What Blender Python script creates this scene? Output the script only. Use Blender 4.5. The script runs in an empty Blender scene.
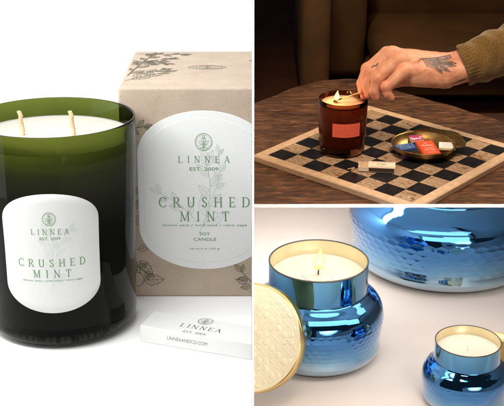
import bpy, bmesh, math, random
import numpy as np
from mathutils import Vector, Matrix
random.seed(7); np.random.seed(7)
PI = math.pi; R = math.radians
scene = bpy.context.scene
C = scene.collection
F = 1200.0                       # focal length in photo pixels (photo 504 x 406)
PW = 22.5                        # camera pitch

# ------------------------------------------------------------------ camera, world, exposure
cam_d = bpy.data.cameras.new('camera'); cam = bpy.data.objects.new('camera', cam_d); C.objects.link(cam)
cam_d.sensor_width = 36; cam_d.lens = 36 * F / 504; cam_d.clip_start = .05; cam_d.clip_end = 60
cam.rotation_euler = (R(90 - PW), 0, 0)
scene.camera = cam
w = bpy.data.worlds.new('World'); scene.world = w; w.use_nodes = True
w.node_tree.nodes['Background'].inputs[0].default_value = (1, .97, .93, 1)
w.node_tree.nodes['Background'].inputs[1].default_value = .035
scene.view_settings.view_transform = 'Standard'; scene.view_settings.look = 'None'
scene.view_settings.exposure = 0; scene.view_settings.gamma = 1

# three stages of the display case: pitch of its shelf against the view, camera height above it
class Stage:
    def __init__(s, P, h):
        s.P, s.h = P, h
        s.M = Matrix.Rotation(R(P - PW), 4, 'X') @ Matrix.Translation((0, 0, -h))
    def ray(s, x, y):
        a = R(s.P); dx = (x - 252) / F; dy = (203 - y) / F
        return Vector((dx, math.cos(a) + dy * math.sin(a), -math.sin(a) + dy * math.cos(a)))
    def z(s, x, y, z=0.0):
        d = s.ray(x, y); return d * ((z - s.h) / d.z) + Vector((0, 0, s.h))
    def Y(s, x, y, Y):
        d = s.ray(x, y); return d * (Y / d.y) + Vector((0, 0, s.h))
SL = Stage(18.5, 1.2285)         # white shelf, green candle
ST = Stage(24.5, .882)           # dark table, chequered board
SB = Stage(22.5, 1.27)           # cream shelf, blue jars

# ------------------------------------------------------------------ lamps
def area(name, st, loc, target, sx, sy, power, col=(1, 1, 1), spread=180):
    l = bpy.data.lights.new(name, 'AREA'); l.shape = 'RECTANGLE'; l.size = sx; l.size_y = sy
    l.energy = power; l.color = col; l.spread = R(spread)
    o = bpy.data.objects.new(name, l); C.objects.link(o)
    d = Vector(target) - Vector(loc)
    o.matrix_world = st.M @ (Matrix.Translation(loc) @ d.to_track_quat('-Z', 'Y').to_matrix().to_4x4())
    return o
# white stage
area('softbox_top', SL, (-.75, 2.6, 2.3), (-.5, 2.95, 0), 1.3, 1.3, 30)
area('softbox_front', SL, (-.68, 2.02, 1.15), (-.25, 2.9, .25), 1.25, .25, 17.5)
area('softbox_side', SL, (-1.45, 2.6, .7), (-.3, 2.9, .3), 1.0, 1.1, 9)
area('backdrop_fill', SL, (-.45, 3.3, 2.0), (-.3, 4.1, .8), .9, .3, 9)  # extra light added to even out the white backdrop
# dark stage
area('window_lamp', ST, (1.15, 2.75, 1.15), (.25, 2.15, .05), .5, .5, 6.2, (1, .80, .60), 110)
area('key_lamp', ST, (-.0+.28, 1.72, 1.05), (.32, 2.15, .08), .3, .3, 1.9, (1, .76, .52), 70)
area('sofa_fill', ST, (1.2, 3.1, 1.1), (.6, 3.7, -.25), .4, .4, .9, (1, .68, .45), 80)  # added fill so the sofa seat shows in the dark room
area('sofa_fill', ST, (.1, 3.1, .9), (.16, 3.5, -.1), .1, .2, .5, (1, .78, .45), 50)  # second added fill, aimed at the sofa arm
# cream stage
area('window_softbox', SB, (.32, 2.27, .41), (.32, 2.2, .0), .55, .12, .75, (1, .96, .9))
area('shelf_fill', SB, (.35, 2.02, .345), (.25, 2.9, 0), .6, .16, 1.3, (1, .95, .88))  # unseen fill added under the shelf to lift the cream floor
area('back_fill', SB, (.20, 2.60, .33), (.15, 2.85, 0), .4, .10, 1.75, (1, .95, .88))  # unseen fill added to brighten the rear of the cream floor
area('front_softbox', SB, (.6, .95, .38), (.35, 1.93, .0), .9, .4, .8, (1, .97, .92), 36)
# added collimated strip lights, only there to whiten the front edges of the case
area('edge_fill', ST, (.4, 1.8775, 1.6), (.4, 1.8776, 0), .9, .012, .24, (1, 1, 1), 2)
area('edge_fill', SB, (-1.2, 1.8965, -.1+1.27), (0, 1.8965, -.1+1.27), .012, 2.6, .5, (1, 1, 1), 2)

# ------------------------------------------------------------------ helpers
def mat(name, col, rough=.5, metal=0, **kw):
    m = bpy.data.materials.new(name); m.use_nodes = True
    p = m.node_tree.nodes['Principled BSDF']
    p.inputs['Base Color'].default_value = (*col, 1); p.inputs['Roughness'].default_value = rough; p.inputs['Metallic'].default_value = metal
    for k, v in kw.items():
        p.inputs[k.replace('_', ' ')].default_value = v
    return m
class N:
    def __init__(s, m): s.m = m; s.t = m.node_tree; s.p = s.t.nodes['Principled BSDF']
    def n(s, typ, **kw):
        o = s.t.nodes.new(typ)
        for k, v in kw.items():
            if k.startswith('_'): setattr(o, k[1:], v)
            else: o.inputs[k.replace('_', ' ')].default_value = v
        return o
    def l(s, a, b): s.t.links.new(a, b)
    def coord(s, kind='Object', scale=(1, 1, 1)):
        c = s.n('ShaderNodeTexCoord'); mp = s.n('ShaderNodeMapping'); mp.inputs['Scale'].default_value = scale
        s.l(c.outputs[kind], mp.inputs[0]); return mp.outputs[0]
    def ramp(s, fac, stops):
        r = s.n('ShaderNodeValToRGB'); s.l(fac, r.inputs[0]); e = r.color_ramp.elements
        while len(e) < len(stops): e.new(.5)
        for k, (p, c) in zip(e, stops): k.position = p; k.color = (*c, 1)
        return r.outputs[0]
    def noise(s, vec, scale, detail=4, rough=.5, dist=0):
        o = s.n('ShaderNodeTexNoise', Scale=scale, Detail=detail, Roughness=rough, Distortion=dist); s.l(vec, o.inputs['Vector']); return o.outputs[0]
    def bump(s, h, strength, dist=.001):
        b = s.n('ShaderNodeBump', Strength=strength, Distance=dist); s.l(h, b.inputs['Height']); s.l(b.outputs[0], s.p.inputs['Normal']); return b
def mesh_obj(name, verts, faces, m, parent=None, smooth=False, midx=None):
    me = bpy.data.meshes.new(name); me.from_pydata([tuple(v) for v in verts], [], [tuple(f) for f in faces]); me.update()
    ms = m if isinstance(m, (list, tuple)) else [m]
    for q in ms: me.materials.append(q)
    if midx is not None: me.polygons.foreach_set('material_index', midx)
    if smooth: me.polygons.foreach_set('use_smooth', [True] * len(me.polygons))
    o = bpy.data.objects.new(name, me); C.objects.link(o)
    if parent: o.parent = parent
    return o
def recalc(o):
    b = bmesh.new(); b.from_mesh(o.data); bmesh.ops.recalc_face_normals(b, faces=b.faces); b.to_mesh(o.data); b.free()
def tag(o, label, cat, group=None):
    o['label'] = label; o['category'] = cat
    if group: o['group'] = group
def thing(name, st, loc, label, cat, rz=0, group=None, rot=None, scale=1.0):
    o = bpy.data.objects.new(name, None); C.objects.link(o); o.empty_display_size = .02
    rm = rot if rot is not None else Matrix.Rotation(rz, 4, 'Z')
    o.matrix_world = st.M @ Matrix.Translation(loc) @ rm @ Matrix.Scale(scale, 4)
    tag(o, label, cat, group); return o
def place(o, st, loc=(0, 0, 0), rz=0, label=None, cat=None, group=None):
    o.matrix_world = st.M @ Matrix.Translation(loc) @ Matrix.Rotation(rz, 4, 'Z')
    if label: tag(o, label, cat, group)
    else: o['kind'] = 'structure'
    return o
def lathe(prof, seg=96, closed=False):
    V, Fc = [], []; n = len(prof)
    for r, z in prof:
        for k in range(seg):
            a = 2 * PI * k / seg; V.append((r * math.cos(a), r * math.sin(a), z))
    for i in range(n if closed else n - 1):
        j = (i + 1) % n
        for k in range(seg):
            k2 = (k + 1) % seg; Fc.append((i * seg + k, i * seg + k2, j * seg + k2, j * seg + k))
    if not closed:
        if prof[0][0] > 1e-6: Fc.append(tuple(range(seg))[::-1])
        if prof[-1][0] > 1e-6: Fc.append(tuple((n - 1) * seg + k for k in range(seg)))
    return V, Fc
def arc(cx, cz, r, a0, a1, n=6):
    return [(cx + r * math.cos(R(a0 + (a1 - a0) * i / n)), cz + r * math.sin(R(a0 + (a1 - a0) * i / n))) for i in range(n + 1)]
def boxv(x0, y0, z0, x1, y1, z1):
    V = [(x, y, z) for z in (z0, z1) for y in (y0, y1) for x in (x0, x1)]
    return V, [(0, 2, 3, 1), (4, 5, 7, 6), (0, 1, 5, 4), (2, 6, 7, 3), (0, 4, 6, 2), (1, 3, 7, 5)]
def bevel(o, wdt, seg=2, ang=30):
    b = bmesh.new(); b.from_mesh(o.data)
    es = [e for e in b.edges if len(e.link_faces) == 2 and e.calc_face_angle(0) > R(ang)]
    bmesh.ops.bevel(b, geom=es, offset=wdt, segments=seg, affect='EDGES', profile=.5)
    b.to_mesh(o.data); b.free()
def clip(o, st, world_pt, world_no):
    """cut a mesh flush where it meets a wall of the case"""
    bpy.context.view_layer.update()
    inv = o.matrix_world.inverted(); p = inv @ Vector(world_pt); n = (inv.to_3x3().inverted().transposed().inverted() @ Vector(world_no))
    n = (o.matrix_world.to_3x3().transposed() @ Vector(world_no)).normalized()
    b = bmesh.new(); b.from_mesh(o.data)
    r = bmesh.ops.bisect_plane(b, geom=b.verts[:] + b.edges[:] + b.faces[:], plane_co=p, plane_no=n, clear_outer=True)
    b.to_mesh(o.data); b.free()
def kids(o):
    for c in o.children:
        yield c
        yield from kids(c)
def sweep(pts, rad, seg=12, cap=True):
    V, Fc = [], []; pts = [Vector(p) for p in pts]; n = len(pts)
    up = Vector((.13, .21, 1)).normalized()
    for i, p in enumerate(pts):
        t = (pts[min(i + 1, n - 1)] - pts[max(i - 1, 0)]).normalized()
        a = t.cross(up)
        if a.length < .1: a = t.cross(Vector((1, 0, 0)))
        a.normalize(); b = t.cross(a); up = a.cross(t)*1.0
        up = -b if up.dot(-b) > 0 else b
        r = rad[i] if isinstance(rad, (list, tuple)) else rad
        for k in range(seg):
            q = 2 * PI * k / seg; V.append(p + a * (r * math.cos(q)) + b * (r * math.sin(q)))
    for i in range(n - 1):
        for k in range(seg):
            k2 = (k + 1) % seg; Fc.append((i * seg + k, i * seg + k2, (i + 1) * seg + k2, (i + 1) * seg + k))
    if cap: Fc.append(tuple(range(seg))[::-1]); Fc.append(tuple((n - 1) * seg + k for k in range(seg)))
    return V, Fc
def join(*parts):
    V, Fc = [], []
    for v, f in parts:
        o = len(V); V += list(v); Fc += [tuple(i + o for i in q) for q in f]
    return V, Fc

# ---- printed marks: flat ribbons laid on a surface
def G_arc(cx, cy, rx, ry, a0, a1, n=14):
    return [(cx + rx * math.cos(R(a0 + (a1 - a0) * i / n)), cy + ry * math.sin(R(a0 + (a1 - a0) * i / n))) for i in range(n + 1)]
GL = {
 'L': (.66, [([(.14, 0), (.14, 1)], 1), ([(.14, .02), (.6, .02)], 1), ([(.6, 0), (.62, .24)], .5)], [(.14, 1), (.14, 0)]),
 'I': (.30, [([(.15, 0), (.15, 1)], 1)], [(.15, 0), (.15, 1)]),
 'N': (.82, [([(.14, 0), (.14, 1)], .5), ([(.12, 1), (.70, 0)], 1.1), ([(.70, 0), (.70, 1)], .5)], [(.14, 0), (.1, 1), (.70, 1)]),
 'E': (.66, [([(.14, 0), (.14, 1)], 1), ([(.14, .02), (.6, .02)], 1), ([(.14, .98), (.57, .98)], 1), ([(.14, .5), (.46, .5)], 1), ([(.6, 0), (.62, .22)], .5), ([(.57, 1), (.57, .8)], .5), ([(.46, .4), (.46, .6)], .4)], [(.14, 0), (.14, 1)]),
 'A': (.78, [([(.08, 0), (.38, 1)], .5), ([(.36, 1), (.70, 0)], 1.1), ([(.19, .34), (.56, .34)], 1)], [(.08, 0), (.70, 0)]),
 'C': (.80, [(G_arc(.46, .5, .37, .49, 48, 312), 1), ([(.72, .72), (.72, .97)], .5), ([(.70, .13), (.74, .24)], .5)], []),
 'R': (.76, [([(.14, 0), (.14, 1)], 1), ([(.14, .98)] + G_arc(.36, .74, .22, .24, 90, -90, 8) + [(.14, .5)], 1), ([(.34, .5), (.70, .01)], 1)], [(.14, 0), (.14, 1), (.70, 0)]),
 'U': (.80, [([(.14, 1), (.14, .3)] + G_arc(.4, .3, .26, .29, 180, 360, 10) + [(.66, 1)], 1)], [(.14, 1), (.66, 1)]),
 'S': (.62, [([(.5, .80), (.45, .93), (.31, .985), (.17, .93), (.11, .78), (.16, .64), (.31, .53), (.45, .42), (.52, .26), (.46, .09), (.30, .015), (.16, .06), (.1, .22)], 1.1), ([(.5, .76), (.5, .98)], .4), ([(.1, .02), (.1, .26)], .4)], []),
 'H': (.84, [([(.14, 0), (.14, 1)], 1), ([(.70, 0), (.70, 1)], 1), ([(.14, .5), (.70, .5)], 1)], [(.14, 0), (.14, 1), (.7, 0), (.7, 1)]),
 'D': (.84, [([(.14, 0), (.14, 1)], 1), ([(.14, .98), (.34, .98)] + G_arc(.34, .5, .38, .48, 90, -90, 12) + [(.14, .02)], 1)], [(.14, 0), (.14, 1)]),
 'M': (.98, [([(.14, 0), (.14, 1)], .5), ([(.13, 1), (.49, .06)], 1.1), ([(.49, .06), (.82, 1)], .5), ([(.84, 0), (.84, 1)], 1)], [(.14, 0), (.1, 1), (.84, 0), (.88, 1)]),
 'T': (.74, [([(.37, 0), (.37, 1)], 1), ([(.05, .98), (.69, .98)], 1), ([(.05, 1), (.05, .76)], .5), ([(.69, 1), (.69, .76)], .5)], [(.37, 0)]),
}
class Print:
    def __init__(s, step=.02): s.V = []; s.F = []; s.k = 0; s.step = step
    def ribbon(s, pts, wd, nib=None):
        P = [np.array(pts[0], float)]
        for q in pts[1:]:
            q = np.array(q, float); d = np.linalg.norm(q - P[-1]); n = max(1, int(d / s.step)); a = P[-1]
            for i in range(1, n + 1): P.append(a + (q - a) * i / n)
        n = len(P); o = len(s.V)
        for i, p in enumerate(P):
            t = P[min(i + 1, n - 1)] - P[max(i - 1, 0)]; L = np.linalg.norm(t) + 1e-12; t = t / L
            ww = wd if nib is None else nib[0] + (nib[1] - nib[0]) * abs(t[1]) ** 1.5
            if nib is not None: ww *= wd
            nn = np.array([-t[1], t[0]]) * ww / 2
            s.V.append((*(p + nn), s.k)); s.V.append((*(p - nn), s.k))
        for i in range(n - 1): s.F.append((o + 2 * i + 1, o + 2 * i + 3, o + 2 * i + 2, o + 2 * i))
        s.k += 1
    def serif(s, text, cx, cy, H, width, heavy=1.0):
        """letters of height H centred on cx, cy, tracked out to the given width"""
        ws = [GL[c][0] * H if c != ' ' else .4 * H for c in text]
        gap = (width - sum(ws)) / max(1, len(text) - 1); x = cx - width / 2; y0 = cy - H / 2
        th, tk = .055 * H * heavy, .135 * H * heavy
        for c, wd in zip(text, ws):
            if c != ' ':
                _, st, sf = GL[c]
                for pts, m in st: s.ribbon([(x + px * H, y0 + py * H) for px, py in pts], m, (th, tk))
                for sx, sy in sf:
                    yy = y0 + (sy * .96 + .02) * H; s.ribbon([(x + (sx - .15) * H, yy), (x + (sx + .15) * H, yy)], .05 * H * heavy)
            x += wd + gap
    def plain(s, text, cx, cy, H, width, shear=0, space=1.0, bold=0):
        cu = bpy.data.curves.new('t', 'FONT'); cu.body = text; cu.size = 1; cu.shear = shear; cu.space_character = space; cu.offset = bold; cu.resolution_u = 3
        ob = bpy.data.objects.new('t', cu); C.objects.link(ob)
        me = bpy.data.meshes.new_from_object(ob.evaluated_get(bpy.context.evaluated_depsgraph_get()))
        co = np.array([v.co[:2] for v in me.vertices]); lo, hi = co.min(0), co.max(0)
        co = (co - (lo + hi) / 2); co[:, 0] *= width / (hi[0] - lo[0]); co[:, 1] *= H / (hi[1] - lo[1])
        o = len(s.V); s.V += [(x + cx, y + cy, s.k) for x, y in co]; s.F += [tuple(i + o for i in p.vertices) for p in me.polygons]; s.k += 1
        bpy.data.objects.remove(ob); bpy.data.curves.remove(cu); bpy.data.meshes.remove(me)
    def ring(s, cx, cy, rx, ry, wd): s.ribbon(G_arc(cx, cy, rx, ry, 0, 360, 36), wd)
    def emblem(s, cx, cy, r, wd, sy=1.0):
        s.ring(cx, cy, r, r * sy, wd * 1.3); s.ring(cx, cy, r * .83, r * .83 * sy, wd * .6)
        T = lambda x, y: (cx + x * r, cy + y * r * sy)
        s.ribbon([T(0, -.8), T(0, .5)], wd)
        for q in (-1, 1):
            s.ribbon([T(0, -.1), T(q * .3, .25), T(q * .28, .55), T(0, .3)], wd)
            s.ribbon([T(0, -.35), T(q * .5, -.15), T(q * .62, .2), T(q * .3, .05), T(0, -.3)], wd)
            s.ribbon([T(0, -.5), T(q * .45, -.75)], wd)
            s.ribbon([T(0, -.65), T(q * .3, -.3), T(q * .6, -.42)], wd * .8)
        s.ring(cx, cy + .6 * r * sy, r * .13, r * .13 * sy, wd)
    def leaf(s, x, y, ang, L, wd, lw, veins=True):
        c, sn = math.cos(ang), math.sin(ang); T = lambda u, v: (x + (u * c - v * sn) * L, y + (u * sn + v * c) * L)
        for q in (-1, 1): s.ribbon([T(t / 8, q * wd * math.sin(PI * (t / 8) ** .8) * (1 + .12 * math.sin(t * 2.7))) for t in range(9)], lw)
        s.ribbon([T(0, 0), T(.95, 0)], lw * .8)
        if veins:
            for t in (.25, .42, .6):
                for q in (-1, 1): s.ribbon([T(t, 0), T(t + .14, q * wd * .75)], lw * .6)
    def sprig(s, x, y, ang, L, n, lw, leafL=.34, bend=.5, seed=0):
        rnd = random.Random(seed); P = [(x, y)]; a = ang
        for i in range(n):
            a += bend / n * (1 if i % 2 else .6); P.append((P[-1][0] + math.cos(a) * L / n, P[-1][1] + math.sin(a) * L / n))
            q = 1 if i % 2 else -1
            s.leaf(*P[-1], a + q * rnd.uniform(.5, .95), L * leafL * rnd.uniform(.75, 1.15) * (1 - .35 * i / n), .24, lw)
        s.leaf(*P[-1], a, L * leafL * .8, .22, lw); s.ribbon(P, lw * 1.3)
    def build(s, name, fn, m, parent, eps=3e-5):
        return mesh_obj(name, [fn(u, v, 1e-4 + k * eps) for u, v, k in s.V], s.F, m, parent)

# ------------------------------------------------------------------ materials
def plain_paint(name, col, rough=.6, sc=60, amt=.04, bump=.05, **kw):
    m = mat(name, col, rough, **kw); n = N(m); v = n.coord()
    f = n.noise(v, sc, 5)
    d = tuple(c * (1 - amt) for c in col); e = tuple(min(1, c * (1 + amt)) for c in col)
    n.l(n.ramp(f, [(.3, d), (.7, e)]), n.p.inputs['Base Color'])
    if bump: n.bump(n.noise(v, sc * 8, 3), bump, .0005)
    return m
M = {}
M['white'] = plain_paint('white_paint', (.9, .9, .9), .55)
M['backdrop'] = mat('white_paper', (.93, .93, .93), .9)
M['label'] = plain_paint('label_paper', (.62, .63, .61), .75, 200, .02, .15)
M['whitebox'] = plain_paint('coated_card', (.70, .70, .675), .5, 120, .02, .08)
M['green_ink'] = mat('green_ink', (.12, .26, .11), .6)
M['pale_ink'] = mat('pale_ink', (.53, .575, .50), .7)
M['grey_ink'] = mat('grey_ink', (.10, .105, .10), .6)
M['olive_ink'] = mat('olive_ink', (.10, .095, .055), .7)
M['black'] = mat('burnt_black', (.01, .008, .007), .8)
def kraft():
    m = mat('kraft_card', (.42, .31, .21), .85); n = N(m); v = n.coord('Object'); v2 = n.coord('Object', (1, 1, 3.2))
    base = n.ramp(n.noise(v, 9, 6, .7), [(.3, (.43, .335, .25)), (.7, (.53, .43, .335))])
    fib = n.ramp(n.noise(v2, 130, 4, .75, 1.2), [(.30, (.40, .33, .28)), (.40, (1, 1, 1)), (.62, (1, 1, 1)), (.72, (1.0, 1.0, 1.0))])
    spk = n.ramp(n.noise(v, 240, 2, .6), [(.28, (.35, .28, .22)), (.35, (1, 1, 1)), (.66, (1, 1, 1)), (.72, (1.2, 1.2, 1.15))])
    a = n.n('ShaderNodeMix', _data_type='RGBA', _blend_type='MULTIPLY'); a.inputs[0].default_value = .8; n.l(base, a.inputs[6]); n.l(fib, a.inputs[7])
    b = n.n('ShaderNodeMix', _data_type='RGBA', _blend_type='MULTIPLY'); b.inputs[0].default_value = .8; n.l(a.outputs[2], b.inputs[6]); n.l(spk, b.inputs[7])
    n.l(b.outputs[2], n.p.inputs['Base Color']); n.bump(n.noise(v, 180, 5), .25, .0012); return m
M['kraft'] = kraft()
def wax(name, col, e=0):
    m = mat(name, col, .45); p = m.node_tree.nodes['Principled BSDF']
    p.inputs['Subsurface Weight'].default_value = .35; p.inputs['Subsurface Radius'].default_value = (.02, .015, .01)
    n = N(m); n.bump(n.noise(n.coord(), 30, 4), .12, .002); return m
M['soy_wax'] = wax('cream_wax', (.52, .50, .44)); M['ivory_wax'] = wax('ivory_wax', (.72, .67, .57)); M['tan_wax'] = wax('tan_wax', (.72, .42, .26))
M['ivory_wax'].node_tree.nodes['Principled BSDF'].inputs['Roughness'].default_value = .22
M['wick'] = plain_paint('cotton_wick', (.78, .52, .30), .9, 300, .2, .5)
def green_glass():
    m = mat('green_glass', (.1, .2, .02), .015); n = N(m); n.p.inputs['Transmission Weight'].default_value = 1; n.p.inputs['IOR'].default_value = 1.22; n.p.inputs['Specular Tint'].default_value = (.45, .45, .45, 1)
    c = n.n('ShaderNodeTexCoord'); s = n.n('ShaderNodeSeparateXYZ'); n.l(c.outputs['Object'], s.inputs[0])
    wv = n.noise(c.outputs['Object'], 14, 3); ad = n.n('ShaderNodeMath', _operation='MULTIPLY_ADD'); n.l(wv, ad.inputs[0]); ad.inputs[1].default_value = .02; n.l(s.outputs[2], ad.inputs[2])
    mr = n.n('ShaderNodeMapRange'); n.l(ad.outputs[0], mr.inputs[0]); mr.inputs[1].default_value = .385; mr.inputs[2].default_value = .53
    n.l(n.ramp(mr.outputs[0], [(0, (.012, .013, .009)), (.4, (.018, .022, .008)), (.72, (.065, .083, .013)), (1, (.115, .145, .024))]), n.p.inputs['Base Color'])  # tint lightens above the wax, standing in for light through empty glass
    return m
M['green_glass'] = green_glass()
def amber_glass():
    m = mat('amber_glass', (.27, .095, .034), .02); n = N(m); n.p.inputs['Transmission Weight'].default_value = 1; n.p.inputs['IOR'].default_value = 1.3; n.p.inputs['Specular Tint'].default_value = (.3, .3, .3, 1); return m
M['amber'] = amber_glass()
M['brown_wax'] = wax('wax_seen_through', (.35, .11, .045))
def table_wood():
    m = mat('weathered_wood', (.1, .05, .03), .42); n = N(m); v = n.coord('Object', (1.0, 5.5, 1)); v1 = n.coord('Object', (1, 2, 1)); v2 = n.coord('Object', (2.6, 13, 1))
    a = n.ramp(n.noise(v, 12, 9, .72, 1.6), [(.32, (.016, .007, .003)), (.45, (.10, .036, .012)), (.55, (.22, .088, .030)), (.68, (.42, .25, .15))])
    g = n.ramp(n.noise(v2, 14, 5, .7, .5), [(.35, (.30, .27, .25)), (.6, (1.1, 1.1, 1.1))])
    d = n.ramp(n.noise(v1, 13, 8, .75, 1.2), [(.36, (.16, .13, .11)), (.47, (.8, .8, .8)), (.62, (1.25, 1.2, 1.15))])
    x = n.n('ShaderNodeMix', _data_type='RGBA', _blend_type='MULTIPLY'); x.inputs[0].default_value = .8; n.l(a, x.inputs[6]); n.l(g, x.inputs[7])
    y = n.n('ShaderNodeMix', _data_type='RGBA', _blend_type='MULTIPLY'); y.inputs[0].default_value = .8; n.l(x.outputs[2], y.inputs[6]); n.l(d, y.inputs[7])
    n.l(y.outputs[2], n.p.inputs['Base Color']); n.bump(n.noise(v2, 24, 9, .75, 1), .8, .003)
    n.l(n.ramp(n.noise(v1, 12, 4), [(.3, (.20, .20, .20)), (.7, (.48, .48, .48))]), n.p.inputs['Roughness']); return m
M['table'] = table_wood()
def board_wood():
    m = mat('pale_oak', (.6, .42, .27), .5); n = N(m); v = n.coord('Object', (2, 2, 40))
    n.l(n.ramp(n.noise(n.coord('Object', (6, 6, 30)), 16, 6, .65, .6), [(.3, (.50, .33, .20)), (.5, (.62, .43, .28)), (.7, (.72, .53, .37))]), n.p.inputs['Base Color'])
    n.bump(n.noise(v, 30, 4), .15, .0006); return m
M['oak'] = board_wood()
def onyx():
    m = mat('striped_onyx', (.6, .5, .4), .22); n = N(m)
    at = n.n('ShaderNodeAttribute', _attribute_name='jit'); c = n.coord('Object', (1, 1, 1))
    ad = n.n('ShaderNodeVectorMath', _operation='ADD'); n.l(c, ad.inputs[0]); n.l(at.outputs['Vector'], ad.inputs[1])
    mp = n.n('ShaderNodeMapping'); mp.inputs['Rotation'].default_value = (0, 0, R(38)); mp.inputs['Scale'].default_value = (1, 3.6, 1); n.l(ad.outputs[0], mp.inputs[0])
    nz = n.noise(mp.outputs[0], 22, 8, .60, 2.4)
    n.l(n.ramp(nz, [(.30, (.10, .042, .016)), (.41, (.28, .155, .08)), (.49, (.52, .40, .28)), (.56, (.30, .17, .09)), (.68, (.68, .58, .46))]), n.p.inputs['Base Color'])
    return m
M['onyx'] = onyx()
def blackstone():
    m = mat('black_stone', (.012, .012, .014), .3); n = N(m)
    n.l(n.ramp(n.noise(n.coord(), 90, 4), [(.35, (.008, .008, .010)), (.75, (.022, .022, .026))]), n.p.inputs['Base Color']); return m
M['blackstone'] = blackstone()
def brass(name, c0, c1, rough=.35, sc=60):
    m = mat(name, c0, rough, 1); n = N(m); v = n.coord()
    n.l(n.ramp(n.noise(v, sc, 5, .6), [(.3, c0), (.7, c1)]), n.p.inputs['Base Color']); n.bump(n.noise(v, sc * 3, 4), .15, .001); return m
M['brass'] = brass('aged_brass', (.22, .13, .045), (.42, .28, .11), .38)
M['gold'] = brass('brushed_gold', (.78, .55, .20), (.86, .65, .28), .28, 20)
def leather(name, col):
    m = mat(name, col, .62); n = N(m); v = n.coord()
    n.l(n.ramp(n.noise(v, 6, 5), [(.3, tuple(c * .7 for c in col)), (.7, tuple(c * 1.3 for c in col))]), n.p.inputs['Base Color']); n.bump(n.noise(v, 7, 3, .5, .3), .35, .02); return m
M['sofa'] = leather('brown_leather', (.13, .066, .026))
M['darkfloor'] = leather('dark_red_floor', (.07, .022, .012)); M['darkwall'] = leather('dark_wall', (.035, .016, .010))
def knit():
    m = mat('olive_knit', (.16, .10, .02), .95); n = N(m); n.p.inputs['Sheen Weight'].default_value = .3
    u = n.n('ShaderNodeUVMap'); mp = n.n('ShaderNodeMapping'); mp.inputs['Scale'].default_value = (1, 1, 1); n.l(u.outputs[0], mp.inputs[0])
    wv = n.n('ShaderNodeTexWave', Scale=1, Distortion=1.5, Detail=3); wv.bands_direction = 'Y'; wv.inputs['Detail Scale'].default_value = 2; n.l(mp.outputs[0], wv.inputs['Vector'])
    vo = n.n('ShaderNodeTexVoronoi', Scale=16); n.l(mp.outputs[0], vo.inputs['Vector'])
    n.l(n.ramp(vo.outputs[0], [(.1, (.24, .14, .024)), (.5, (.135, .074, .013)), (.9, (.04, .022, .005))]), n.p.inputs['Base Color'])
    n.bump(vo.outputs[0], -.9, .002); return m
M['knit'] = knit()
def skin():
    m = mat('skin', (.75, .42, .30), .48); n = N(m); n.p.inputs['Subsurface Weight'].default_value = .12; n.p.inputs['Subsurface Radius'].default_value = (.012, .004, .002); n.p.inputs['Subsurface Scale'].default_value = .6
    v = n.coord(); a = n.n('ShaderNodeAttribute', _attribute_name='ink')
    sk = n.ramp(n.noise(v, 38, 5, .6), [(.3, (.44, .185, .11)), (.5, (.60, .29, .185)), (.72, (.70, .38, .26))])
    rd = n.n('ShaderNodeMix', _data_type='RGBA', _blend_type='MIX'); red = n.n('ShaderNodeAttribute', _attribute_name='flush'); n.l(red.outputs['Fac'], rd.inputs[0]); n.l(sk, rd.inputs[6]); rd.inputs[7].default_value = (.70, .26, .17, 1)
    x = n.n('ShaderNodeMix', _data_type='RGBA', _blend_type='MIX'); n.l(a.outputs['Fac'], x.inputs[0]); n.l(rd.outputs[2], x.inputs[6]); x.inputs[7].default_value = (.055, .045, .05, 1)
    n.l(x.outputs[2], n.p.inputs['Base Color'])
    vo = n.n('ShaderNodeTexVoronoi', Scale=650); n.l(v, vo.inputs['Vector'])
    b = n.bump(n.noise(v, 330, 6, .7), .55, .0012); return m
M['skin'] = skin()
def flame_mat():
    m = bpy.data.materials.new('flame'); m.use_nodes = True; t = m.node_tree; t.nodes.clear()
    o = t.nodes.new('ShaderNodeOutputMaterial'); e = t.nodes.new('ShaderNodeEmission'); c = t.nodes.new('ShaderNodeTexCoord'); s = t.nodes.new('ShaderNodeSeparateXYZ'); r = t.nodes.new('ShaderNodeValToRGB')
    t.links.new(c.outputs['Generated'], s.inputs[0]); t.links.new(s.outputs[2], r.inputs[0]); t.links.new(r.outputs[0], e.inputs[0]); t.links.new(e.outputs[0], o.inputs[0])
    el = r.color_ramp.elements; el[0].position = 0; el[0].color = (.9, .32, .05, 1); el[1].position = 1; el[1].color = (1, .62, .2, 1); q = el.new(.4); q.color = (1, .80, .38, 1)
    e.inputs[1].default_value = 2.4; return m
M['flame'] = flame_mat()
t_ = M['flame'].node_tree; lw = t_.nodes.new('ShaderNodeLayerWeight'); lw.inputs[0].default_value = .45; mx_ = t_.nodes.new('ShaderNodeMix'); mx_.data_type = 'RGBA'
em_ = [n for n in t_.nodes if n.type == 'EMISSION'][0]; rp_ = [n for n in t_.nodes if n.type == 'VALTORGB'][0]
t_.links.new(lw.outputs['Facing'], mx_.inputs[0]); t_.links.new(rp_.outputs[0], mx_.inputs[6]); mx_.inputs[7].default_value = (1, .40, .07, 1); t_.links.new(mx_.outputs[2], em_.inputs[0])
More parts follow.
